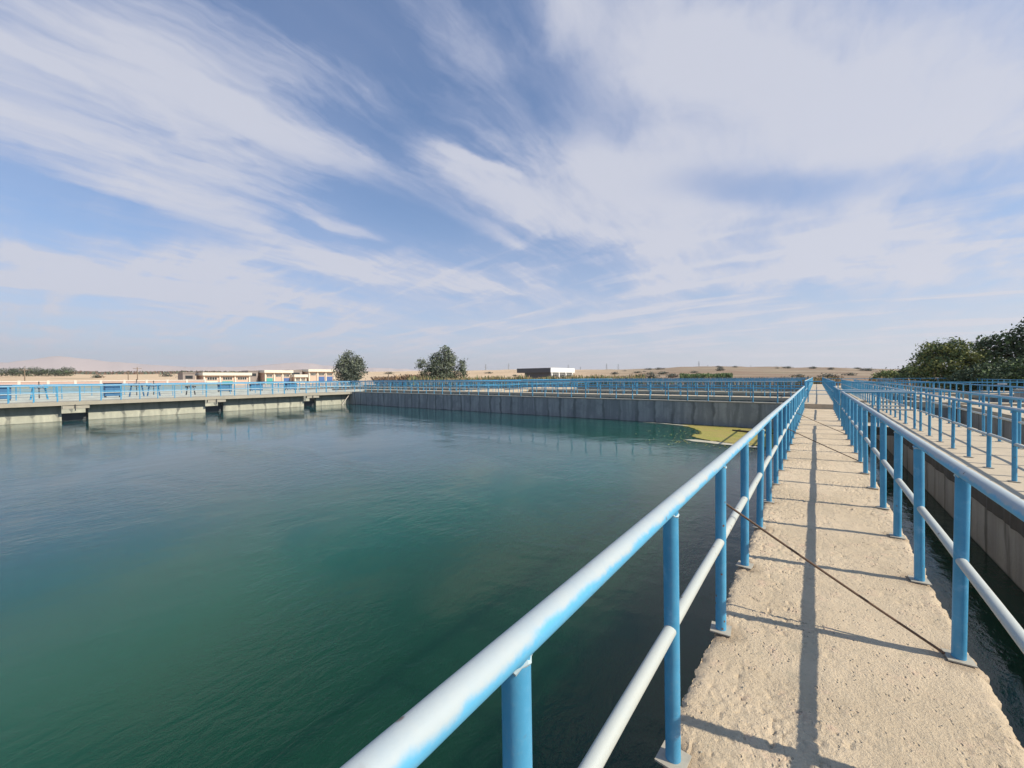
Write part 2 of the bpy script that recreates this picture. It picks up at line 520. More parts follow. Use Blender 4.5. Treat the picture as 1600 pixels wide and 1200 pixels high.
def thing(name, label, cat, loc=(0, 0, 0), group=None, rot=None):
    return tag(link(name, None, None, loc, rot), label, cat, group)


def fbm(x, y, z=0, o=4):
    return mn.fractal((x, y, z), 1.0, 2.0, o)


# ------------------------------------------------------------------ terrain
FX0, FX1, FY0, FY1 = -84.0, 21.0, -26.0, 76.0
PROF = [(-180, .7), (-92, .75), (-75, .86), (-60, .95), (-45, 1.0), (-37, 1.12), (-28, 1.0), (-20, .98), (-14, 1.18), (-10, 1.22), (-6, 1.05),
        (0, .86), (6, .55), (9, .42), (15, .35), (60, .5), (180, .7)]


def prof(az):
    for (a, e), (a2, e2) in zip(PROF, PROF[1:]):
        if a <= az <= a2:
            t = (az - a) / (a2 - a)
            t = t * t * (3 - 2 * t)
            return e + (e2 - e) * t
    return .7


def ground_z(x, y):
    r = math.hypot(x, y)
    az = math.degrees(math.atan2(x, y))
    E = prof(az) + .06 * fbm(az * .35, r * .004, 3)
    R0 = 850.0
    t = max(0, min(1, (r - 95) / (R0 - 95)))
    t2 = t * t * (3 - 2 * t) * .55 + t * .45
    top = EYE + R0 * math.tan(R_(E))
    z = -.35 + (top + .35) * t2
    z += fbm(x * .02, y * .02, 9) * (.15 + 1.1 * t)
    if r > R0:
        z -= (r - R0) * .004
    return z


def build_ground():
    def axis(lo, hi):
        c = list(np.linspace(lo, hi, 20))
        o, st = hi, 4.0
        while o < 9000:
            o += st
            c.append(o)
            st *= 1.07
        o, st = lo, 4.0
        while o > -9000:
            o -= st
            c.insert(0, o)
            st *= 1.07
        return c
    xs, ys = axis(FX0, FX1), axis(FY0, FY1)
    nx = len(xs)
    vs = [(x, y, ground_z(x, y)) for y in ys for x in xs]
    fs = []
    for j in range(len(ys) - 1):
        for i in range(nx - 1):
            if FX0 - .01 <= xs[i] and xs[i + 1] <= FX1 + .01 and FY0 - .01 <= ys[j] and ys[j + 1] <= FY1 + .01:
                continue
            fs.append((j * nx + i, j * nx + i + 1, (j + 1) * nx + i + 1, (j + 1) * nx + i))
    b = MB()
    b.add(vs, fs)
    o = b.obj('ground', M['ground'], smooth=True)
    tag(o, 'dry tan desert plain rising gently to the horizon', kind='structure')


build_ground()


def build_hills():
    H = [(-178, 1.4), (-100, 1.5), (-93, 1.55), (-89, 1.75), (-86.2, 2.45), (-84, 2.15), (-80, 1.75), (-76, 1.5), (-71, 1.6), (-68, 1.95), (-65.8, 2.2),
         (-63.5, 1.95), (-60, 1.6), (-56, 1.5), (-52, 1.3), (-48, 1.15), (-44, 1.0), (-40, .8), (-36, .3)]
    D = 6200.0
    b = MB()
    cols = []
    az = -150.0
    while az <= -36:
        for (a, e), (a2, e2) in zip(H, H[1:]):
            if a <= az <= a2:
                E = e + (e2 - e) * (az - a) / (a2 - a)
                break
        E += .10 * fbm(az * .6, 2, 0) + .03 * fbm(az * 3, 5, 0)
        col = []
        for k, (fr, hh) in enumerate(((.62, -.3), (.75, .25), (.85, .55), (.93, .85), (1.0, 1.0), (1.12, .4))):
            rr = D * fr * (1 + .03 * fbm(az * .5, k, 4))
            h = (math.tan(R_(E)) * D) * hh * (1 + .12 * fbm(az * .9, k * 2.3, 7) * (hh < 1))
            col.append((rr * math.sin(R_(az)), rr * math.cos(R_(az)), h + EYE))
        cols.append(col)
        az += .5
    n = len(cols[0])
    vs = [p for c in cols for p in c]
    fs = [(i * n + k, i * n + k + 1, (i + 1) * n + k + 1, (i + 1) * n + k) for i in range(len(cols) - 1) for k in range(n - 1)]
    b.add(vs, fs)
    tag(b.obj('hills', M['hills'], smooth=True), 'low pinkish hills fading into the haze far on the left', kind='structure')


build_hills()

# ------------------------------------------------------------------ water
WZ = -1.09
b = MB()
b.add([(FX0, FY0, WZ), (FX1, FY0, WZ), (FX1, FY1, WZ), (FX0, FY1, WZ)], [(0, 1, 2, 3)])
tag(b.obj('basin_water', M['water']), 'calm dark green water filling the settling basins', kind='structure')

# floating algae mat in the far right corner of the basin
ALG = [(-6.0, 22.75), (-5.2, 22.1), (-4.75, 21.2), (-4.38, 20.5), (-4.1, 19.8), (-4.45, 19.2), (-4.3, 18.6), (-3.8, 18.15), (-3.3, 17.8),
       (-2.9, 17.75), (-2.4, 17.45), (-1.9, 17.55), (-1.3, 17.3), (-.7, 17.6), (-.42, 17.4), (-.42, 23.25), (-1.5, 23.25), (-3.0, 23.2), (-4.8, 23.25)]


def blob(poly, z, amp, mat, parent, name, seed):
    pts = []
    n = len(poly)
    for i in range(n):
        x0, y0 = poly[i]
        x1, y1 = poly[(i + 1) % n]
        for k in range(12):
            t = k / 12
            x, y = x0 + (x1 - x0) * t, y0 + (y1 - y0) * t
            pts.append((min(-.3, x + amp * fbm(x * 2.3, y * 2.3, seed, 6)), y + amp * fbm(x * 2.3, y * 2.3, seed + 9, 6)))
    bb = MB()
    c = (sum(p[0] for p in pts) / len(pts), sum(p[1] for p in pts) / len(pts))
    m = len(pts)
    vs = [(x, y, z) for x, y in pts] + [(x, y, z - .02) for x, y in pts]
    bb.add(vs, [tuple(range(m))] + [((i + 1) % m, i, i + m, (i + 1) % m + m) for i in range(m)])
    return bb.obj(name, mat, parent)


al = thing('algae_mat', 'yellow green algae mat floating in the far corner of the basin beside the walkway', 'algae', (0, 0, 0))
blob(ALG, WZ + .018, .30, M['algae'], al, 'algae_sheet', 1)
blob([(-4.35, 17.55), (-3.9, 17.75), (-3.2, 17.6), (-2.4, 17.35), (-1.7, 17.25), (-1.7, 16.95), (-2.4, 16.98), (-3.2, 17.1), (-4.0, 17.25)], WZ + .026, .07, M['foam'], al, 'scum_band', 4)
blob([(-8.0, 22.9), (-6.9, 22.75), (-6.0, 22.5), (-5.3, 22.3), (-5.6, 22.62), (-6.8, 23.0)], WZ + .026, .06, M['foam'], al, 'scum_band', 6)
ar = random.Random(21)
b = MB()
for k in range(260):
    if ar.random() < .6:
        x, y = -4.4 + ar.gauss(0, .55) - ar.random() * .6, 19.3 + ar.gauss(0, 1.6)
    else:
        x, y = ar.uniform(-4.6, -.5), 17.1 - abs(ar.gauss(0, .55))
    if y > 23.1:
        continue
    q = ar.uniform(.01, .035)
    m_ = 6
    b.add([(x + q * ar.uniform(.6, 1.4) * math.cos(6.283 * i / m_), y + q * 1.5 * ar.uniform(.6, 1.4) * math.sin(6.283 * i / m_), WZ + .012) for i in range(m_)], [tuple(range(m_))])
tag(b.obj('algae_flecks', M['algae']), 'loose flecks of algae drifting off the floating mat', kind='stuff')
b = MB()
b.tube([(-3.2, 21.6, WZ + .05), (-2.4, 21.2, WZ + .07), (-1.4, 21.35, WZ + .05)], [.035, .05, .02], 6)
b.tube([(-2.5, 21.25, WZ + .06), (-2.1, 21.9, WZ + .08)], .022, 5)
tag(b.obj('driftwood_branch', M['bark']), 'dark bare branch lying on the yellow green algae mat', 'branch')


# ------------------------------------------------------------------ decks
def build_main_walkway():
    x0, x1 = -.50, .69
    ys = []
    y = -1.6
    while y < 23.3:
        ys.append(y)
        if y < 1.0:
            y += .04
        elif y < 4.6:
            y += .0105
        else:
            y += .0105 * (y / 4.6) ** 2.2
    ys.append(23.3)
    nx = 112
    vs = []
    for y in ys:
        el = x0 + .018 * fbm(1.5, y * 3.1, 2) + .012 * fbm(3.3, y * 14, 5) + .006 * fbm(1, y * 45, 5)
        er = x1 + .022 * fbm(4.5, y * 2.6, 8) + .016 * fbm(6.3, y * 11, 1) + .007 * fbm(3, y * 40, 5)
        vs.append((el + .012, y, -.20))
        vs.append((el - .002, y, -.022))
        for i in range(nx + 1):
            t = i / nx
            x = el + (er - el) * t
            e = min(t, 1 - t) * 1.19
            z = 0.0
            if y < 12:
                pa = fbm(x * 1.5, y * 1.1, 11, ) * .5 + .5
                w = max(0, min(1, (pa - .36) * 3.0))
                # pitted, tamped surface: small lumps and pits, stronger where the skin has worn off
                z += .0050 * (w + .15) * mn.noise((x * 60, y * 42, 1)) + .0048 * (w + .3) * mn.noise((x * 110, y * 85, 4)) + .004 * mn.noise((x * 9, y * 7, 2))
                c = mn.noise((x * 30, y * 22, 7))
                if c < -.2:
                    z += (c + .2) * .020 * (w + .2)
            z += .006 * fbm(x * 1.5, y * .8, 6)
            if e < .05:
                z -= (1 - e / .05) ** 2 * .018 * (1 + .7 * mn.noise((x * 20, y * 20, 3)))
            vs.append((x, y, z))
        vs.append((er + .002, y, -.022))
        vs.append((er - .012, y, -.20))
    W = nx + 5
    fs = []
    for j in range(len(ys) - 1):
        o = j * W
        for i in range(W - 1):
            fs.append((o + i, o + i + 1, o + W + i + 1, o + W + i))
    k = len(ys) - 1
    fs.append(tuple(range(0, W))[::-1])
    fs.append(tuple(range(k * W, k * W + W)))
    for j in range(len(ys) - 1):
        fs.append((j * W + W - 1, j * W, (j + 1) * W, (j + 1) * W + W - 1))
    b = MB()
    b.add(vs, fs)
    o = b.obj('walkway', M['deck'], smooth=True)
    tag(o, 'narrow rough tan concrete walkway running straight away between two railings', kind='structure')


build_main_walkway()

b = MB()
b.box(-.22, .40, -26, 23.3, -2, -.201)
tag(b.obj('basin_wall', M['wall_chan']), 'dividing wall in the shade under the near walkway slab', 'wall')


def rough_strip(name, x0, x1, y0, y1, z, thick, mat, step=.25, amp=.02, seed=1, nx=6, edge=None):
    """slab with an irregular outline; runs along its longer side"""
    along_y = (y1 - y0) > (x1 - x0)
    a0, a1, c0, c1 = (y0, y1, x0, x1) if along_y else (x0, x1, y0, y1)
    n = max(2, int((a1 - a0) / step))
    vs = []
    for j in range(n + 1):
        a = a0 + (a1 - a0) * j / n
        e0 = c0 + amp * fbm(a * 2.2, seed, 0) + amp * .4 * fbm(a * 9, seed, 3)
        e1 = c1 + amp * fbm(a * 2.2, seed + 5, 0) + amp * .4 * fbm(a * 9, seed + 5, 3)
        row = [(e0, z - thick)]
        for i in range(nx + 1):
            row.append((e0 + (e1 - e0) * i / nx, z + .006 * fbm(a * 1.3, i * .8, seed)))
        row.append((e1, z - thick))
        for c, zz in row:
            vs.append((c, a, zz) if along_y else (a, c, zz))
    W = nx + 3
    fs = []
    mi = []
    for j in range(n):
        for i in range(W - 1):
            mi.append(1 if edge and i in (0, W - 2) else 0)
            q = (j * W + i, j * W + i + 1, (j + 1) * W + i + 1, (j + 1) * W + i)
            fs.append(q if along_y else q[::-1])
        q = (j * W + W - 1, j * W, (j + 1) * W, (j + 1) * W + W - 1)
        mi.append(0)
        fs.append(q if along_y else q[::-1])
    e = tuple(range(0, W))
    fs.append(e[::-1] if along_y else e)
    e = tuple(range(n * W, n * W + W))
    fs.append(e if along_y else e[::-1])
    b = MB()
    b.add(vs, fs)
    b.mi = mi + [0, 0]
    return b.obj(name, [mat, edge] if edge else mat)


UZ = .22
tag(rough_strip('walkway', -.62, .80, 23.301, 75.9, UZ, .22, M['deckfar'], seed=3), 'raised continuation of the walkway beyond the dark step', kind='structure')
tag(rough_strip('walkway', 1.93, 3.60, -10, 75.9, 0, .36, M['deckfar'], step=.12, amp=.03, seed=7, nx=10, edge=M['edge_shade']), 'second tan concrete walkway beyond the narrow channel on the right', kind='structure')
tag(rough_strip('walkway', .70, 1.92, 16.3, 17.5, -.004, .26, M['deckfar'], step=.1, seed=9, edge=M['edge_shade']), 'short concrete crossing slab between the two walkways', kind='structure')
tag(rough_strip('walkway', 5.8, 7.6, -10, 75.9, .0, .26, M['deckfar'], step=.2, amp=.03, seed=12), 'third tan walkway right of the grey channel', kind='structure')
tag(rough_strip('walkway', 11.6, 13.2, 5, 75.9, .05, .26, M['deckfar'], step=.3, amp=.03, seed=15), 'farthest right concrete walkway below the trees', kind='structure')
tag(rough_strip('walkway', -41.4, -39.15, -26, 23.7, UZ, .235, M['deckleft'], step=.2, amp=.025, seed=20), 'concrete walkway slab along the left side of the basin', kind='structure')
b = MB()
b.box(2.0, 3.5, -10, 75.9, -2, -.362)
tag(b.obj('basin_wall', M['wall_chan']), 'grey wall with dark drip stains across the narrow channel on the right', 'wall')
b = MB()
b.box(5.86, 7.5, -10, 75.9, -2, -.262)
tag(b.obj('basin_wall', M['wall_chan']), 'shaded wall under the third walkway on the right', 'wall')
b = MB()
b.box(11.66, 13.1, 5, 75.9, -2, -.212)
tag(b.obj('basin_wall', M['wall_chan']), 'shaded wall under the farthest right walkway', 'wall')
b = MB()
b.box(-.5, .68, 23.31, 75.9, -2, -.002)
tag(b.obj('basin_wall', M['wall_far']), 'wall carrying the raised far part of the walkway', 'wall')
# crossing walls on the right-hand side
for y0, y1, lab in ((30.0, 31.2, 'first cross wall behind the crossing slab on the right'), (44.0, 45.4, 'second cross wall behind on the right'), (60.0, 61.4, 'farthest cross wall on the right')):
    tag(rough_strip('walkway', .82, 11.5, y0, y1, .10, .30, M['deckfar'], seed=int(y0)), 'pale top of the ' + lab, kind='structure')
    b = MB()
    b.box(.82, 11.5, y0 + .06, y1 - .06, -2, -.202)
    tag(b.obj('basin_wall', M['wall_far']), lab + ', grey and stained', 'wall')

# far wall of the basin, its pale coping, and the walls behind
FY = 23.3
b = MB()
b.box(-39.85, -.64, FY, FY + .36, -2, UZ - .05)
fw = b.obj('basin_wall', M['wall_far'])
tag(fw, 'long grey far wall of the basin streaked with dark vertical stains', 'wall')
cp = rough_strip('coping', -39.1, -.64, FY - .03, FY + .40, UZ, .048, M['slab_edge'], step=.5, amp=.008, seed=31, nx=1)
cp.parent = fw
for y0, y1, lab in ((28.9, 30.4, 'first wall behind the far basin wall'), (37.5, 39.0, 'second wall behind the far basin wall'),
                    (49.0, 50.6, 'third wall behind the far basin wall'), (64.0, 66.0, 'last wall behind the far basin wall')):
    b = MB()
    b.box(-78, -.66, y0, y1, -2, UZ - .20)
    w_ = b.obj('basin_wall', M['wall_far'])
    tag(w_, 'grey concrete ' + lab, 'wall')
    c_ = rough_strip('coping', -78, -.66, y0 - .05, y1 + .05, UZ, .198, M['deckfar'], step=1.0, seed=int(y0), nx=2)
    c_.parent = w_
# parallel walls to the left of the left walkway
for x0, x1, lab in ((-46.7, -45.6, 'first'), (-54.4, -53.3, 'second'), (-64.0, -63.2, 'third'), (-78.8, -77.8, 'fourth')):
    b = MB()
    y1 = 23.7 if x0 > -60 else 75
    y1 = 28.8 if x0 > -70 else 75.9
    b.box(x0, x1, -26, y1, -2, UZ - .20)
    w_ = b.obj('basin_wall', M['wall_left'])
    tag(w_, 'pale concrete wall, ' + lab + ' behind the left walkway', 'wall')
    c_ = rough_strip('coping', x0 - .05, x1 + .05, -26, y1, UZ, .198, M['pale_top'], step=1.0, seed=int(-x0), nx=2)
    c_.parent = w_

# left wall: stretches between sluice openings
XW = -39.85
segs = [(-26, -12.8), (-11.6, -5.04), (-3.8, 2.83), (4.06, 10.67), (11.92, 18.58), (19.77, 23.3)]
names = ['basin wall stretch out beyond the left edge', 'stained basin wall stretch beyond the left edge of the picture', 'leftmost stained wall stretch, pale band above the water',
         'stained wall stretch between the first and second sluice openings', 'stained wall stretch between the second and third sluice openings',
         'short wall stretch between the third sluice opening and the corner']
for (a0, a1), nm in zip(segs, names):
    b = MB()
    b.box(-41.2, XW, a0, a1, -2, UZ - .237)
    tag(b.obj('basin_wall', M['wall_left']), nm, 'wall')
for i, (a0, a1) in enumerate([(-5.04, -3.8), (2.83, 4.06), (10.67, 11.92), (18.58, 19.77)]):
    t = thing('sluice_gate', ['sluice gate beyond the left edge', 'dark sluice gate in the leftmost opening of the left wall', 'dark sluice gate in the middle opening of the left wall',
                              'dark sluice gate in the opening nearest the far corner'][i], 'sluice gate', (-39.9, (a0 + a1) / 2, WZ))
    h = (a1 - a0) / 2
    b = MB()
    b.box(-.38, -.30, -h + .02, h - .02, -.6, .50)
    for z in (.1, .3):
        b.box(-.302, -.27, -h + .04, h - .04, z, z + .03)
    b.obj('gate_leaf', M['gate'], t)
    b = MB()
    b.box(.46, .70, -h + .004, h - .004, .90, 1.07)
    b.obj('lintel', M['slab_edge'], t)
    b = MB()
    b.box(.40, .71, -h + .006, h - .006, .85, .898)
    b.obj('ledge', M['slab_edge'], t)
    b = MB()
    b.tube([(.78, -.05, .70), (.78, -.05, 1.12)], .025, 8)
    b.obj('stem', M['dark'], t)
# leaning pale pole in the corner
b = MB()
b.tube([(-39.5, 22.2, WZ - .2), (-39.35, 23.15, .02)], .035, 8)
tag(b.obj('leaning_pole', M['fence']), 'thin pale pole leaning in the far left corner of the basin', 'pole')


# ------------------------------------------------------------------ railings
def post_mesh(h, r, seg):
    b = MB()
    b.tube([(0, 0, 0), (0, 0, h * .33), (0, 0, h * .66), (0, 0, h)], r, seg)
    return b.mesh('post', M['post'], True)


def plate_mesh():
    b = MB()
    b.box(-.055, .055, -.055, .055, .006, .013)
    return b.mesh('base_plate', M['plate'])


def weld_mesh():
    b = MB()
    n = 16
    pts = []
    for k in range(n + 1):
        a = 2 * math.pi * k / n
        pts.append((.0275 * math.cos(a), .0275 * math.sin(a), .005 * math.sin(5 * a) + .004 * math.cos(2 * a)))
    b.tube(pts, [.0055 + .0025 * math.sin(k * 2.3) for k in range(n + 1)], 6)
    return b.mesh('weld', M['weld'], True)


POST = {(0): post_mesh(1.02, .0295, 24), 1: post_mesh(1.02, .0275, 10), 2: post_mesh(1.02, .027, 6)}
PLATE = plate_mesh()
WELD = weld_mesh()
GR = 'blue pipe railings along the basin walkways'
rnd = random.Random(4)
RH, MH = 1.04, .55
_mid = {}


def mid_mesh(L, lvl):
    k = (round(L, 3), lvl)
    if k not in _mid:
        b = MB()
        r = .024 if lvl < 2 else .026
        b.tube([(0, 0, 0), (0, L / 2, .002), (0, L, 0)], r, (20, 10, 6)[lvl])
        _mid[k] = b.mesh('mid_rail', M['mid'] if lvl < 2 else M['post'], True)
    return _mid[k]


def railing(label, p0, p1, z, posts, lvl=1, gates=(), cut=None):
    """p0,p1: ends (x,y); posts: distances from p0 of every post"""
    p0 = Vector((*p0, z))
    p1 = Vector((*p1, z))
    d = p1 - p0
    L = d.length
    ang = math.atan2(-d.x, d.y)
    t = thing('railing', label, 'railing', p0, GR, (0, 0, ang))
    b = MB()
    n = max(2, int(L / 1.3))
    b.tube([(.004 * fbm(i * .7, 1, p0.x), L * i / n, RH + .006 * fbm(i * .6, 3, p0.y)) for i in range(n + 1)], (.031, .028, .029)[lvl], (28, 12, 6)[lvl])
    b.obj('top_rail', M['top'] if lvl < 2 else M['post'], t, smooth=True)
    for i, s in enumerate(posts):
        o = link('post', POST[lvl], t, (rnd.uniform(-.003, .003), s, 0), (R_(rnd.uniform(-.6, .6)), R_(rnd.uniform(-.6, .6)), rnd.uniform(0, 6)))
        if lvl == 0 or (lvl == 1 and i < 16 and abs(p0.x) < 5):
            pl = link('base_plate', PLATE, o, (0, 0, 0), (0, 0, -o.rotation_euler.z + R_(rnd.uniform(-7, 7))))
        if lvl == 0 and i < 14:
            link('weld', WELD, o, (0, 0, 1.009), (0, 0, 0))
    if lvl < 2:
        ss = [0.0] + [s for s in posts if s > .3] + ([L] if L - posts[-1] > .3 else [])
        for a, c in zip(ss, ss[1:]):
            off = .014 if lvl == 0 else .0
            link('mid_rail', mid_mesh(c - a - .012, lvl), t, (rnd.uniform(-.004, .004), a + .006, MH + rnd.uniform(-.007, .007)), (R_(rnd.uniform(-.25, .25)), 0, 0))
    else:
        b = MB()
        b.tube([(0, 0, MH), (0, L, MH)], .027, 6)
        b.obj('mid_rail', M['post'], t)
    return t


sp = 1.0376
railing('near blue pipe railing between the basin and the walkway, filling the middle foreground', (-.461, -2.2), (-.461, 22.95), 0,
        [1.657 + 2.2 + sp * k for k in range(-3, 21)], 0)
railing('near blue pipe railing on the channel side of the walkway, at the right', (.622, -2.2), (.622, 15.9), 0,
        [3.187 + 2.2 + sp * k for k in range(-5, 13)], 0)
railing('blue railing on the channel side of the walkway beyond the crossing slab', (.622, 17.6), (.622, 22.95), 0,
        [.05 + sp * k for k in range(0, 6)], 1)
railing('left railing of the raised far part of the walkway', (-.47, 24.4), (-.47, 75), UZ, [.03 + 1.3 * k for k in range(39)], 1)
railing('right railing of the raised far part of the walkway', (.66, 23.5), (.66, 75), UZ, [.03 + 1.3 * k for k in range(39)], 1)
# low barrier across the walkway at the step
t = thing('barrier', 'thin blue barrier bars across the walkway just above the dark step', 'barrier', (-.45, 24.5, UZ))
b = MB()
b.tube([(0, 0, 1.03), (1.08, 0, 1.03)], .025, 8)
b.obj('bar', M['post'], t)
for z in (.60, .42):
    b = MB()
    b.tube([(0, 0, z), (1.08, 0, z)], .014, 8)
    b.obj('bar', M['post'], t)
b = MB()
b.tube([(.12, 0, 0), (.12, 0, 1.03)], .025, 8)
b.obj('upright', M['post'], t)
# second deck
railing('blue railing on the channel edge of the second walkway, right of the narrow channel', (2.27, 1.2), (2.27, 15.8), 0, [.1 + 1.09 * k for k in range(14)], 1)
railing('continuation of that second walkway railing beyond the crossing slab', (2.27, 17.7), (2.27, 60), 0, [.05 + 1.09 * k for k in range(39)], 1)
railing('railing on the far edge of the second walkway beside the grey channel', (3.33, 3.0), (3.33, 60), 0, [.1 + 1.09 * k for k in range(52)], 1)
railing('short cross railing on the near side of the crossing slab', (.66, 16.02), (2.25, 16.02), 0, [.02, .8, 1.57], 1)
railing('short cross railing on the far side of the crossing slab', (.66, 17.5), (2.25, 17.5), 0, [.02, .8, 1.57], 1)
railing('railing on the left edge of the third walkway at the right', (6.1, 10.0), (6.1, 70), 0, [.1 + 1.3 * k for k in range(46)], 2)
railing('railing of the farthest right walkway below the trees', (11.8, 24.0), (11.8, 75), .05, [.1 + 1.3 * k for k in range(39)], 2)
railing('cross railing on the first cross wall at the right', (.9, 30.2), (11.4, 30.2), .10, [.1 + 1.3 * k for k in range(8)], 2)
railing('cross railing on the farthest cross wall at the right', (.9, 60.3), (11.4, 60.3), .10, [.1 + 1.3 * k for k in range(8)], 2)
# far wall and behind
railing('long blue railing standing on top of the far basin wall', (-.72, FY + .15), (-39.6, FY + .15), UZ, [.8 + 1.04 * k for k in range(37)], 1)
railing('blue railing behind the far basin wall, front edge of the next wall', (-.72, 29.0), (-77, 29.0), UZ, [.5 + 1.04 * k for k in range(73)], 2)
railing('blue railing on the rear edge of the wall behind the far basin wall', (-.72, 30.3), (-77, 30.3), UZ, [.9 + 1.04 * k for k in range(72)], 2)
railing('blue railing farther behind on the second wall, front edge', (-.72, 37.7), (-77, 37.7), UZ, [.2 + 1.3 * k for k in range(58)], 2)
railing('blue railing farther behind on the second wall, rear edge', (-.72, 38.9), (-77, 38.9), UZ, [.7 + 1.3 * k for k in range(58)], 2)
railing('blue railing on the third wall behind the basin', (-.72, 49.3), (-77, 49.3), UZ, [.2 + 1.5 * k for k in range(50)], 2)
railing('farthest blue railing behind the basin, below the reeds', (-.72, 64.5), (-70, 64.5), UZ, [.2 + 1.6 * k for k in range(43)], 2)
# blue railings receding between the rear walls, seen end on as a dense blue band
railing('receding blue railing between the rear walls, right of the big bushy tree', (-27.5, 30.6), (-27.5, 64), UZ, [.1 + 1.3 * k for k in range(25)], 2)
railing('receding blue railing between the rear walls, left of the other receding one', (-31.0, 30.6), (-31.0, 64), UZ, [.1 + 1.3 * k for k in range(25)], 2)
for x, lab in ((-27.5, 'left of the barrier'), (-31.0, 'far left')):
    tag(rough_strip('walkway', x - .25, x + 1.3, 30.6, 48.9, UZ - .01, .2, M['deckfar'], seed=int(-x)), 'narrow service walkway between the rear walls, ' + lab, kind='structure')
# left walkway
railing('blue railing on the basin edge of the left walkway', (-39.4, -10), (-39.4, 23.2), UZ, [.63 + 10 - 1.0 * 10 + 1.0 * k for k in range(33)], 1)
railing('blue railing on the rear edge of the left walkway', (-41.2, -10), (-41.2, 22.6), UZ, [.3 + 1.04 * k for k in range(31)], 2)
railing('blue railing on the first wall behind the left walkway', (-45.8, -10), (-45.8, 27), UZ, [.1 + 2.2 * k for k in range(17)], 2)
railing('blue railing on the second wall behind the left walkway', (-53.5, -8), (-53.5, 27), UZ, [.5 + 2.2 * k for k in range(16)], 2)
railing('blue railing on the third wall behind the left walkway', (-63.4, -5), (-63.4, 27), UZ, [.2 + 2.2 * k for k in range(15)], 2)

# rusty tie rods from the mid rail down to the opposite post foot
for (a, c, lab) in (((-.50, 3.12, .66), (.565, 3.17, .02), 'nearest rusty steel rod slanting across the walkway'),
                    ((-.49, 9.15, .58), (.60, 9.42, .02), 'second rusty rod slanting across the walkway'),
                    ((-.49, 13.4, .56), (.60, 13.55, .02), 'farthest thin rod slanting across the walkway')):
    b = MB()
    A, C = Vector(a), Vector(c)
    pts = [A + Vector((-.03, 0, .015))] + [A.lerp(C, k / 8) + Vector((0, .004 * fbm(k, a[1], 0), -.006 * math.sin(math.pi * k / 8))) for k in range(9)]
    b.tube(pts, .0075, 8)
    tag(b.obj('tie_rod', M['rod'], smooth=True), lab, 'rod', 'rusty rods slanting across the walkway')

# loose pebbles and grit on the deck
pr = random.Random(8)
b = MB()
for k in range(620):
    y = 1.2 + pr.random() ** 1.6 * 7
    side = pr.random()
    x = -.46 + pr.random() * 1.10 if side < .55 else (.66 - pr.random() ** 2 * .35 if side < .85 else -.47 + pr.random() ** 2 * .3)
    r = pr.uniform(.0015, .0055)
    vs = []
    for dx, dy, dz in ((1, 0, 0), (-1, 0, 0), (0, 1, 0), (0, -1, 0), (0, 0, 1), (0, 0, -1)):
        q = r * pr.uniform(.6, 1.3)
        vs.append((x + dx * q, y + dy * q, .004 + r * .4 + dz * q * .8))
    b.add(vs, [(0, 2, 4), (2, 1, 4), (1, 3, 4), (3, 0, 4), (2, 0, 5), (1, 2, 5), (3, 1, 5), (0, 3, 5)])
tag(b.obj('grit', M['slab_edge']), 'loose grit and crumbs of concrete on the near walkway', 'grit', kind='stuff')


# ------------------------------------------------------------------ machinery on the walls behind the left walkway
def cabinet(label, x, y, w, d, h, mat, door=True, legs=True):
    t = thing('control_cabinet', label, 'cabinet', (x, y, UZ))
    b = MB()
    b.box(-d / 2, d / 2, -w / 2, w / 2, .12, h)
    b.obj('body', mat, t)
    b = MB()
    b.box(-d / 2 - .04, d / 2 + .04, -w / 2 - .04, w / 2 + .04, h + .002, h + .05)
    b.obj('roof', M['dark'], t)
    if door:
        for s in (-1, 1):
            b = MB()
            b.box(d / 2 + .002, d / 2 + .02, s * w / 4 - w / 4 + .03, s * w / 4 + w / 4 - .03, .18, h - .06)
            b.obj('door', mat, t)
    for sx in (-1, 1):
        for sy in (-1, 1):
            b = MB()
            b.box(sx * (d / 2 - .06) - .03, sx * (d / 2 - .06) + .03, sy * (w / 2 - .06) - .03, sy * (w / 2 - .06) + .03, 0, .119)
            b.obj('foot', M['dark'], t)


def hoist(label, x, y, mat, s=1.0):
    t = thing('gate_hoist', label, 'gate hoist', (x, y, UZ))
    for sy in (-1, 1):
        b = MB()
        b.tube([(0, sy * .42 * s, 0), (0, sy * .30 * s, .85 * s)], .05, 8)
        b.obj('leg', mat, t)
    b = MB()
    b.box(-.16, .16, -.45 * s, .45 * s, .852 * s, 1.02 * s)
    b.obj('gearbox', mat, t)
    b = MB()
    b.tube([(.0, 0, .1), (0, 0, 1.35 * s)], .03, 8)
    b.obj('stem', M['dark'], t)
    b = MB()
    n = 14
    b.tube([(.26, .22 * math.cos(2 * math.pi * k / n), .93 * s + .22 * math.sin(2 * math.pi * k / n)) for k in range(n + 1)], .02, 6)
    for k in range(3):
        a = math.pi * k / 3
        b.tube([(.26, .2 * math.cos(a), .93 * s + .2 * math.sin(a)), (.26, -.2 * math.cos(a), .93 * s - .2 * math.sin(a))], .012, 5)
    b.obj('handwheel', M['metal'], t)


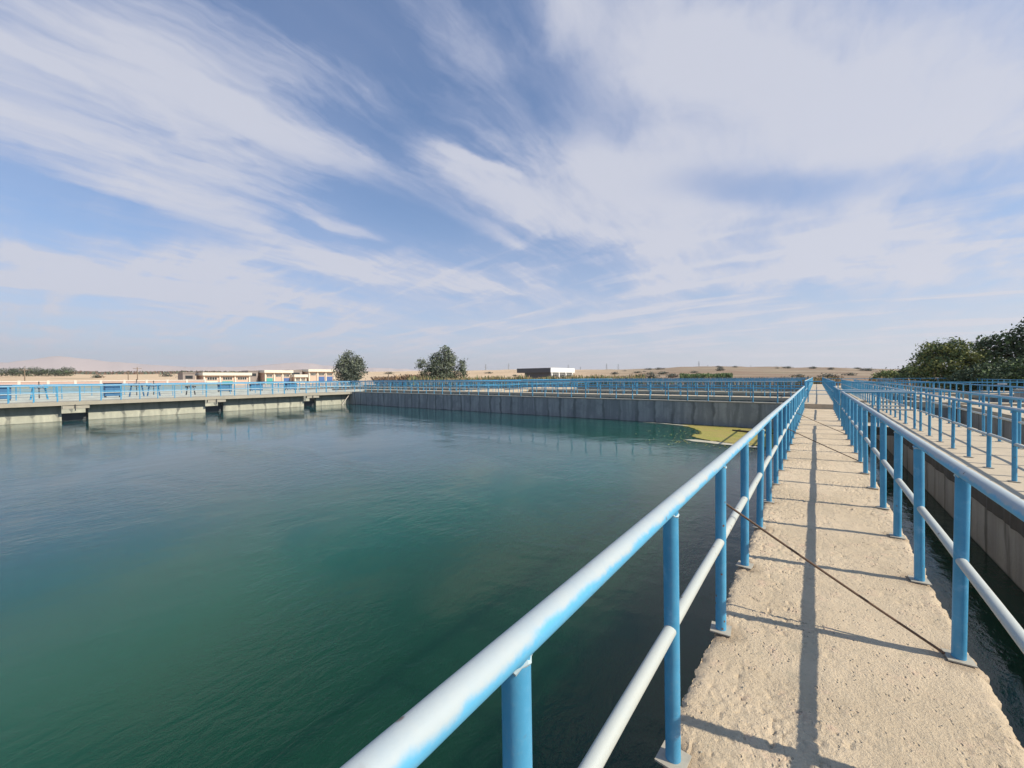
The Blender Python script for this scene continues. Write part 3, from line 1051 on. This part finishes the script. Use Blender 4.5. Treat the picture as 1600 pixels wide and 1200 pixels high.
cabinet('bright blue control cabinet behind the left walkway, left of the gate hoists', -46.4, 6.15, 1.0, .7, 1.15, M['bluebox'])
cabinet('dark blue cabinet near the left edge of the picture', -46.4, .25, 1.3, .8, 1.05, M['bluebox'])
hoist('blue gate hoist just right of the bright blue cabinet', -46.3, 7.6, M['bluebox'], 1.1)
hoist('second blue gate hoist right of the bright blue cabinet', -46.3, 8.7, M['bluebox'], 1.0)
hoist('dark gate hoist behind the left walkway, farthest right of the hoists', -46.3, 11.3, M['dark'], .8)
hoist('pale blue gate hoist between the left edge and the blue cabinets', -46.3, 2.2, M['post'], 1.0)
for i, y in enumerate((14.2, 17.0, 20.5)):
    cabinet(['low blue cabinet behind the left walkway, before the first long building', 'low blue cabinet behind the left walkway, below the first long building',
             'low blue cabinet nearest the corner, below the second long building'][i], -54.0, y * 1.15, 1.2, .7, .8, M['bluebox'])


# ------------------------------------------------------------------ buildings
def window(parent, x, y0, y1, z0, z1, panes=3):
    b = MB()
    b.box(x - .05, x + .05, y0, y1, z0, z1)
    w_ = b.obj('window', M['frame'], parent)
    n = panes
    for k in range(n):
        a = y0 + .08 + (y1 - y0 - .08) * k / n
        c = y0 + (y1 - y0 - .08) * (k + 1) / n
        b = MB()
        b.box(x + .052, x + .07, a, c, z0 + .08, z1 - .08)
        b.obj('pane', M['glass'], w_)


def block(label, x, y0, y1, depth, zr, wallm, doors, wins, sill=0, fascia=.85, sidem=None):
    """long building facing +X; x: front face"""
    gz = ground_z(x, (y0 + y1) / 2) - .3
    t = thing('building', label, 'building', (x, (y0 + y1) / 2, gz))
    H = zr - gz
    h = (y1 - y0) / 2
    b = MB()
    b.box(-depth, 0, -h + .5, h - .5, 0, H - fascia)
    b.obj('wall', wallm, t)
    b = MB()
    b.box(-depth - .3, .9, -h, h, H - fascia + .002, H)
    b.obj('roof', sidem or M['pale'], t)
    n = wins
    for k in range(n):
        a = -h + .5 + (2 * h - 1) * (k + .18) / n
        c = -h + .5 + (2 * h - 1) * (k + .82) / n
        window(t, .06, a, c, H - fascia - 1.35, H - fascia - .45, 4)
    for k, m in enumerate(doors):
        if m is None:
            continue
        a = -h + .5 + (2 * h - 1) * (k + .15) / len(doors)
        c = -h + .5 + (2 * h - 1) * (k + .85) / len(doors)
        b = MB()
        b.box(.01, .1, a, c, 0, H - fascia - 1.7)
        b.obj('door', m, t)
    for k in range(n + 1):
        y = -h + .5 + (2 * h - 1) * k / n
        b = MB()
        b.box(.012, .35, y - .16, y + .16, 0, H - fascia - .002)
        b.obj('pilaster', M['pale'], t)
    return t


Z = EYE
block('cream flat roofed building, leftmost of three long ones beyond the left railings', -140, 36.8, 49.3, 7, Z + 2.25, M['brickish'], [M['pale'], M['teal'], None], 3)
block('cream flat roofed building in the middle of the three, teal and blue doors', -140, 52.8, 61.6, 8, Z + 3.1, M['brickish'], [M['teal'], None, M['bluedoor']], 3)
block('low cream annex with plain fascia between the middle and right long buildings', -138, 61.0, 65.5, 6, Z + 1.7, M['brickish'], [None, M['pale']], 2, fascia=.9)
block('cream flat roofed building, rightmost of the three, beside the round tree', -140, 66.6, 76.5, 8, Z + 3.55, M['brickish'], [None, M['bluedoor'], M['bluedoor']], 3)
for i, (y0, y1, zr) in enumerate(((33.2, 36.0, 2.3), (49.6, 52.4, 3.0), (61.9, 66.3, 3.35))):
    gz = ground_z(-142, y0) - .3
    t = thing('outbuilding', ['grey brown rear block left of the first long building', 'grey brown rear block between the first and middle long buildings',
                              'grey brown rear block above the low annex'][i], 'building', (-143, (y0 + y1) / 2, gz))
    b = MB()
    h = (y1 - y0) / 2
    b.box(-5, 0, -h, h, 0, EYE + zr - gz - .3)
    b.obj('wall', M['roofgrey'], t)
    b = MB()
    b.box(-5.2, .2, -h - .1, h + .1, EYE + zr - gz - .298, EYE + zr - gz)
    b.obj('roof', M['roofgrey'], t)
    b = MB()
    b.box(.002, .05, -h * .6, h * .6, EYE + zr - gz - 1.8, EYE + zr - gz - .9)
    b.obj('window', M['glass'], t)

# dark and white building behind the rear walls
gz = ground_z(-58, 88) - .2
t = thing('building', 'low building with a dark grey shaded side and bright white front beyond the rear railings', 'building', (-58, 85, gz))
top = EYE + 2.42 - gz
b = MB()
b.box(-3.2, 4.9, .6, 11.4, 0, top - 1.15)
b.obj('wall', M['roofdark'], t)
b = MB()
b.box(-5.3, 5.15, 0, 12.2, top - 1.148, top)
b.obj('roof', M['roofdark'], t)
b = MB()
b.box(5.152, 5.3, -.05, 12.3, top - 1.15, top + .02)
b.obj('fascia', M['white'], t)
for k in range(4):
    b = MB()
    y = .7 + k * 3.5
    b.box(4.91, 5.2, y - .18, y + .18, 0, top - 1.152)
    b.obj('column', M['white'], t)
for k in range(3):
    window(t, 4.97, 1.3 + k * 3.5, 3.8 + k * 3.5, .9, top - 1.5, 3)

# white fence on the plain
t = thing('fence', 'long low pink panelled fence with white posts and coping on the left', 'fence', (-88, -40, ground_z(-88, 0) - .1), None)
zt = EYE + .14 - t.location.z
fz = zt - 1.7
pm = MB(); pm.box(-.14, .14, -.14, .14, 0, zt + .04); pm = pm.mesh('post', M['fence'])
qm = MB(); qm.box(-.05, .05, .16, 2.49 - .0, 0, zt - .16); qm = qm.mesh('panel', M['fencepanel'])
cm = MB(); cm.box(-.10, .10, .142, 2.508, zt - .158, zt - .02); cm = cm.mesh('coping', M['fence'])
for k in range(24):
    y = 2.65 * k
    link('post', pm, t, (0, y, 0))
    link('panel', qm, t, (0, y, 0))
    link('coping', cm, t, (0, y, 0))
link('post', pm, t, (0, 2.65 * 24, 0))


b = MB()
b.box(-86.6, -86.1, -40, 25.5, -1.0, EYE - .50)
tag(b.obj('retaining_wall', M['retain']), 'low grey green retaining wall running below the pink panelled fence', 'wall')


# ------------------------------------------------------------------ vegetation
def leaf_cloud(rs, centers, radii, n, size, flat=1.0):
    """leaf-sized quads in clumps through the crown volume"""
    c = np.array(centers, float)
    r = np.array(radii, float)
    w = r[:, 0] * r[:, 1] * r[:, 2]
    w = w ** .7
    idx = rs.choice(len(c), n, p=w / w.sum())
    # clumps
    nc = max(12, n // 34)
    ci = rs.choice(len(c), nc, p=w / w.sum())
    dv = rs.normal(size=(nc, 3))
    dv /= np.linalg.norm(dv, axis=1)[:, None]
    rad = rs.uniform(.45, 1.0, nc) ** .5
    cc = c[ci] + dv * rad[:, None] * r[ci]
    k = rs.integers(0, nc, n)
    sp_ = size * 2.3
    p = cc[k] + rs.normal(size=(n, 3)) * sp_ * np.array([1, 1, .75])
    out = rs.normal(size=(n, 3))
    out += dv[k] * 1.0
    out /= np.linalg.norm(out, axis=1)[:, None]
    a = np.cross(out, rs.normal(size=(n, 3)))
    a /= np.linalg.norm(a, axis=1)[:, None]
    b = np.cross(out, a)
    s1 = size * rs.uniform(.5, 1.25, n)[:, None]
    s2 = s1 * rs.uniform(.35, .8, n)[:, None]
    v = np.stack([p - a * s1, p + b * s2, p + a * s1, p - b * s2], 1).reshape(-1, 3)
    return v, k


def leaf_obj(name, v, mats, mi, parent=None, loc=(0, 0, 0)):
    n = len(v) // 4
    me = bpy.data.meshes.new(name)
    me.vertices.add(len(v))
    me.vertices.foreach_set('co', v.astype(np.float32).ravel())
    me.loops.add(n * 4)
    me.loops.foreach_set('vertex_index', np.arange(n * 4, dtype=np.int32))
    me.polygons.add(n)
    me.polygons.foreach_set('loop_start', np.arange(0, n * 4, 4, dtype=np.int32))
    for m in mats:
        me.materials.append(m)
    me.polygons.foreach_set('material_index', np.asarray(mi, dtype=np.int32))
    me.update(calc_edges=True)
    return link(name, me, parent, loc)


def tree(label, x, y, blobs, n, size, mats, seed, name='tree', trunk=.22, limbs=6, group=None):
    rs = np.random.default_rng(seed)
    gz = ground_z(x, y) - .05
    t = thing(name, label, 'tree', (x, y, gz), group)
    v, k = leaf_cloud(rs, [q[:3] for q in blobs], [q[3:6] for q in blobs], n, size)
    bi = rs.choice(len(mats), k.max() + 1, p=None)
    leaf_obj('crown', v, mats, bi[k], t)
    b = MB()
    top = max(q[2] for q in blobs)
    c = max(blobs, key=lambda q: q[2])
    pts = [(0, 0, -.2), (.1, .05, top * .3), (c[0] * .6, c[1] * .6, top * .7), (c[0], c[1], top)]
    b.tube(pts, [trunk, trunk * .8, trunk * .5, trunk * .15], 8)
    for i in range(limbs):
        q = blobs[i % len(blobs)]
        z0 = top * rs.uniform(.15, .45)
        e = (q[0] + rs.uniform(-.5, .5) * q[3], q[1] + rs.uniform(-.5, .5) * q[4], q[2] + rs.uniform(-.3, .2) * q[5])
        m_ = ((e[0]) * .45, (e[1]) * .45, z0 + (e[2] - z0) * .55)
        b.tube([(.05, .02, z0), m_, e], [trunk * .5, trunk * .32, trunk * .08], 6)
    b.obj('trunk', M['bark'], t)
    return t


def polar(az, r):
    return r * math.sin(R_(az)), r * math.cos(R_(az))


# round tree beside the buildings (blobs in local axes; view direction roughly -x)
x, y = polar(-59.5, 92)
tree('round dense grey green tree right of the cream buildings', x, y,
     [(0, 0, 4.6, 2.6, 2.6, 3.0), (.5, 1.0, 3.6, 2.2, 2.0, 2.3), (-.5, -1.0, 3.6, 2.2, 2.0, 2.4), (0, 0, 6.3, 1.6, 1.6, 1.3), (.4, 1.2, 5.2, 1.3, 1.2, 1.5), (0, -1.3, 5.0, 1.3, 1.2, 1.6), (0, 0, 2.2, 2.0, 2.2, 1.6)],
     8500, .18, [M['leaf_grey'], M['leaf_grey'], M['leaf_greyl']], 1)
x, y = polar(-47.2, 90)
a, c_ = math.cos(R_(47.2)), math.sin(R_(47.2))     # local right vector


def side(s, z, r, rz):
    return (s * a, s * c_, z, r, r, rz)


tree('big bushy grey green tree with two side lobes, right of the round tree', x, y,
     [side(0, 4.0, 2.7, 2.2), side(.3, 6.1, 2.1, 1.8), side(.5, 8.1, 1.1, .9), side(-1.6, 6.2, 1.0, 1.3), side(2.0, 5.9, .9, 1.4), side(4.3, 5.0, .95, 1.0), side(3.9, 3.0, 1.2, 1.6),
      side(-4.7, 5.1, .7, 1.3), side(-3.7, 2.9, 1.1, 1.3), side(-2.9, 4.3, .9, 1.0), side(0, 2.0, 3.2, 1.4), side(1.4, 7.2, .8, .9)],
     14500, .17, [M['leaf_grey'], M['leaf_greyl'], M['leaf_greyl'], M['leaf_dark']], 2, trunk=.3, limbs=10)


def rtree(label, az, r, blobs, n, size, mats, seed, trunk=.25, limbs=9, K2=1.17):
    x, y = polar(az, r)
    ca, sa = math.cos(R_(az)), -math.sin(R_(az))
    bl = [(s * ca * K2, s * sa * K2, z * K2, q * K2, q * K2, qz * K2) for (s, d, z, q, qz) in blobs]
    return tree(label, x, y, bl, n, size, mats, seed, trunk=trunk, limbs=limbs)


rtree('spreading green tree with olive sunlit crown at the right', 10.3, 68,
      [(-1.2, 0, 4.5, 1.4, 1.2), (.2, 0, 4.7, 1.4, 1.1), (1.7, 0, 4.1, 1.3, 1.1), (-2.0, 0, 3.1, 1.0, 1.4), (2.6, 0, 3.0, 1.2, 1.2), (0, 0, 3.0, 2.0, 1.5), (-1.2, 0, 1.6, 1.7, 1.4), (1.6, 0, 1.6, 2.0, 1.4)],
      15000, .14, [M['leaf_green'], M['leaf_olive'], M['leaf_olive'], M['leaf_green'], M['leaf_dark']], 3, K2=1.0)
rtree('tall dark spreading tree at the right edge of the picture', 14.6, 62,
      [(-2.0, 0, 4.7, .9, .45), (-.7, 0, 5.1, 1.0, .6), (.5, 0, 5.9, .9, .6), (1.0, 0, 6.5, .6, .5), (2.2, 0, 5.6, 1.7, 1.5), (-.6, 0, 3.5, 1.5, 1.1), (1.2, 0, 3.8, 1.9, 1.5), (3.6, 0, 4.2, 2.0, 2.0), (-1.0, 0, 1.7, 1.7, 1.4), (2.0, 0, 1.7, 2.5, 1.6)],
      21000, .15, [M['leaf_dark'], M['leaf_dark'], M['leaf_green']], 4, trunk=.32, limbs=12, K2=1.04)
rtree('low rounded green shrub tree at the left end of the right hand trees', 5.9, 88,
      [(0, 0, 1.9, 1.6, 1.0), (1.3, 0, 1.8, 1.3, 1.0), (-1.2, 0, 1.6, 1.0, .8), (0, 0, 1.0, 2.0, .9)], 7000, .14, [M['leaf_green'], M['leaf_olive']], 5, trunk=.14, K2=.85)
rtree('small flat topped dark tree between the low shrub tree and the olive tree', 7.7, 80,
      [(0, 0, 2.7, 1.1, .5), (.7, 0, 2.1, 1.2, .8), (-.5, 0, 1.9, 1.1, .7), (.3, 0, 1.1, 1.9, 1.0)], 5000, .13, [M['leaf_dark'], M['leaf_green']], 6, trunk=.14, K2=.95)
rtree('dark dense shrub beneath the tall tree at the right edge', 13.0, 58,
      [(0, 0, 1.2, 1.9, 1.3), (1.6, 0, 1.6, 1.7, 1.5), (-1.5, 0, .9, 1.2, .9), (3.2, 0, 1.4, 1.7, 1.5)], 13000, .13, [M['leaf_dark'], M['leaf_dark'], M['leaf_green']], 7, trunk=.14)

# distant trees on the left skyline
proto = None
rs = random.Random(3)
gname = 'dark trees in a row on the far left skyline'
azs = [-89.4, -88.8, -88.4, -88.0, -87.5, -87.1, -86.7, -86.3, -85.9, -85.5]
for i, az in enumerate(azs):
    x, y = polar(az, 430)
    if proto is None:
        proto = tree('dark tree on the far left skyline, leftmost of its row', x, y, [(0, 0, 2.6, 2.6, 2.6, 2.0), (0, 1.4, 2.2, 1.8, 1.8, 1.5), (.3, -1.2, 2.4, 1.7, 1.7, 1.5)], 500, .45,
                     [M['leaf_grey'], M['leaf_dark']], 12, group=gname, limbs=3)
    else:
        o = proto.copy()
        COL.objects.link(o)
        o.location = (x, y, ground_z(x, y))
        o['label'] = 'dark tree on the far left skyline, %s from the left in its row' % ['', 'second', 'third', 'fourth', 'fifth', 'sixth', 'seventh', 'eighth', 'ninth', 'tenth'][i]
        o.rotation_euler.z = rs.uniform(0, 6)
        s = rs.uniform(.8, 1.25)
        o.scale = (s, s, s)
        for ch in list(proto.children):
            c2 = ch.copy()
            COL.objects.link(c2)
            c2.parent = o

# scattered shrubs on the plain
rsn = np.random.default_rng(5)
v, k = leaf_cloud(rsn, [(0, 0, .7), (.7, .3, .6), (-.6, -.2, .55)], [(1, 1, .8), (.8, .8, .6), (.8, .8, .6)], 420, .22)
shme = leaf_obj('shrub', v, [M['leaf_grey'], M['brush']], rsn.choice(2, k.max() + 1)[k])
sh = shme
first = True
for i in range(62):
    if i < 22:
        az, r = rs.uniform(-84, -60), rs.uniform(300, 600)
    elif i < 52:
        az, r = rs.uniform(-22, 7), rs.uniform(150, 620)
    else:
        az, r = rs.uniform(-58, -22), rs.uniform(160, 500)
    x, y = polar(az, r)
    o = sh if first else sh.copy()
    if not first:
        COL.objects.link(o)
    first = False
    o.location = (x, y, ground_z(x, y) - .1)
    s = rs.uniform(.5, 1.1) * (1 + r / 600)
    o.scale = (s * rs.uniform(1, 1.8), s * rs.uniform(1, 1.8), s * .75)
    o.rotation_euler.z = rs.uniform(0, 6)
    tag(o, 'small dark shrub dotted about the dry plain', 'shrub', 'shrubs dotted over the dry plain')


def reeds(name, label, az0, az1, r0, r1, n, h0, h1, mats, seed, wid=.06, lean=.3):
    rs = np.random.default_rng(seed)
    az = np.radians(rs.uniform(az0, az1, n))
    r = rs.uniform(r0, r1, n)
    x, y = r * np.sin(az), r * np.cos(az)
    keep = [(ground_z(float(a_), float(b_)) - .05) for a_, b_ in zip(x, y)]
    z = np.array(keep)
    cl = np.array([mn.noise((float(a_) * .25, float(b_) * .25, seed)) for a_, b_ in zip(x, y)])
    h = rs.uniform(h0, h1, n) * (1 + .55 * cl)
    ph = rs.uniform(0, 6.28, n)
    dx, dy = np.cos(ph), np.sin(ph)
    lx, ly = rs.normal(size=n) * lean * h * .5, rs.normal(size=n) * lean * h * .5
    w = wid * rs.uniform(.6, 1.5, n)
    P0 = np.stack([x - dx * w, y - dy * w, z], 1)
    P1 = np.stack([x + dx * w, y + dy * w, z], 1)
    P2 = np.stack([x + lx + dx * w * .5, y + ly + dy * w * .5, z + h], 1)
    P3 = np.stack([x + lx - dx * w * .5, y + ly - dy * w * .5, z + h * .93], 1)
    v = np.stack([P0, P1, P2, P3], 1).reshape(-1, 3)
    tag(leaf_obj(name, v, mats, rs.choice(len(mats), n)), label, 'plants', kind='stuff')


reeds('reed_bed', 'yellow green reeds below the bushy tree and along the rear walls', -52, -19, 79, 92, 14000, 1.1, 2.1, [M['reed'], M['drygrass'], M['reed'], M['reedg']], 1, .07)
reeds('reed_bed', 'sparse green reeds and low scrub behind the rear railings at centre right', -21, 2, 80, 105, 12000, .7, 1.5, [M['reedg'], M['reed'], M['drygrass'], M['drygrass']], 2, .08)
reeds('scrub_strip', 'dark green strip of scrub on the plain at centre right', -14.5, -8.5, 150, 175, 3500, .8, 1.9, [M['leaf_green'], M['reedg']], 3, .2)
reeds('brushwood', 'brown dead brushwood between the two middle trees', -56, -50.5, 95, 110, 6500, 1.2, 2.4, [M['brush'], M['brush'], M['drygrass']], 4, .09, .8)
reeds('dry_grass', 'dry tan grass and weeds at the foot of the right hand trees', 4.5, 16.5, 77, 86, 5000, .6, 1.3, [M['drygrass'], M['drygrass'], M['reed']], 6, .07, .6)
reeds('scrub_strip', 'thin dark line of scrub along the far left fields', -86, -62, 520, 640, 3500, .9, 2.6, [M['leaf_grey'], M['brush']], 7, .9)

# ------------------------------------------------------------------ pylons and poles on the plain
def pylon_mesh():
    b = MB()
    H = 1.0
    for sx in (-1, 1):
        for sy in (-1, 1):
            b.tube([(sx * .11, sy * .11, 0), (sx * .035, sy * .035, .6), (sx * .02, sy * .02, 1)], .007, 4)
    lv = [0, .16, .3, .42, .52, .6, .7, .8, .9]
    wd = lambda z: .11 - .125 * z if z < .6 else .035 - .0375 * (z - .6)
    for z0, z1 in zip(lv, lv[1:]):
        a_, c_ = wd(z0), wd(z1)
        for s in (-1, 1):
            b.tube([(-a_, s * a_, z0), (c_, s * c_, z1)], .005, 3)
            b.tube([(a_, s * a_, z0), (-c_, s * c_, z1)], .005, 3)
            b.tube([(s * a_, -a_, z0), (s * c_, c_, z1)], .005, 3)
    for z, w_ in ((.66, .17), (.79, .14), (.92, .11)):
        b.tube([(-w_, 0, z), (0, 0, z + .03), (w_, 0, z)], .006, 4)
    return b.mesh('pylon', M['metal'])


ORD = ['first', 'second', 'third', 'fourth', 'fifth', 'sixth', 'seventh', 'eighth', 'ninth', 'tenth', 'eleventh', 'twelfth', 'last']
PYL = pylon_mesh()
for i, (px, ht) in enumerate([(759, 15), (795, 15), (888, 13), (907, 12), (948, 14), (966, 13), (1092, 15), (1106, 12), (1134, 9), (1173, 11), (1213, 11), (1322, 9), (1362, 8)]):
    xx, yy = (px - 800) / F_PX, 0
    dv = fwd + r2 * xx
    az = math.degrees(math.atan2(dv.x, dv.y))
    r = 1500 if ht > 12 else 2100
    x, y = polar(az, r)
    H = r * ht / F_PX * (math.cos(math.atan(xx))) + 6
    o = link('pylon', PYL, None, (x, y, ground_z(x, y) - 2), (0, 0, R_(20 + 7 * i)))
    o.scale = (H * .9, H * .9, H)
    tag(o, 'faint lattice power pylon on the hazy skyline, %s from the left' % ORD[i], 'pylon', 'power pylons along the skyline')


def pole(label, az, r, h, arms=1):
    x, y = polar(az, r)
    t = thing('utility_pole', label, 'utility pole', (x, y, ground_z(x, y) - .2))
    b = MB()
    b.tube([(0, 0, 0), (0, 0, h)], [.14, .09], 6)
    b.obj('pole', M['wood'], t)
    for k in range(arms):
        b = MB()
        b.box(-.06, .06, -.9, .9, h - .5 - .6 * k, h - .38 - .6 * k)
        b.obj('crossarm', M['wood'], t)


pole('thin utility pole on the field at the far left, behind the pink fence', -88.1, 150, 4.8)
pole('utility pole on the field, taller of the pair behind the fence', -80.6, 150, 5.2)
pole('utility pole on the field, shorter of the pair behind the fence', -81.3, 165, 4.2)
pole('dark post standing in the dead brushwood between the middle trees', -54.6, 92, 3.6, 0)

# floodlight by the right-hand trees
x, y = polar(12.7, 50)
t = thing('floodlight', 'small pale floodlight on a slanting arm in front of the right hand trees', 'floodlight', (x, y, -.4))
b = MB()
b.tube([(0, 0, -.8), (0, 0, 1.0)], .04, 8)
b.obj('pole', M['metal'], t)
b = MB()
b.tube([(0, 0, .95), (.55, 0, 1.12)], .025, 6)
b.obj('arm', M['metal'], t)
b = MB()
b.box(.50, .95, -.1, .1, 1.10, 1.19)
b.obj('lamp_head', M['white'], t)
b = MB()
b.box(0, 2.6, -.5, .5, -.9, .50)
b.box(-.06, 2.7, -.55, .55, .502, .60)
x, y = polar(14.35, 40)
tag(b.obj('concrete_block', M['concrete'], None, (x, y, .0)), 'pale grey concrete block at the right edge below the dark trees', 'block')

# ------------------------------------------------------------------ haze
m = bpy.data.materials.new('haze')
m.use_nodes = True
N = NT(m.node_tree)
out = N.n('ShaderNodeOutputMaterial')
vol = N.n('ShaderNodeVolumePrincipled', {'Color': (.97, .96, .98, 1), 'Density': 0.0001, 'Anisotropy': 0.2})
m.node_tree.links.new(vol.outputs[0], out.inputs['Volume'])
b = MB()
b.box(-9500, 9500, -9500, 9500, -45, 420)
o = b.obj('haze', m)
tag(o, 'thin pale haze over the whole plain', kind='stuff')
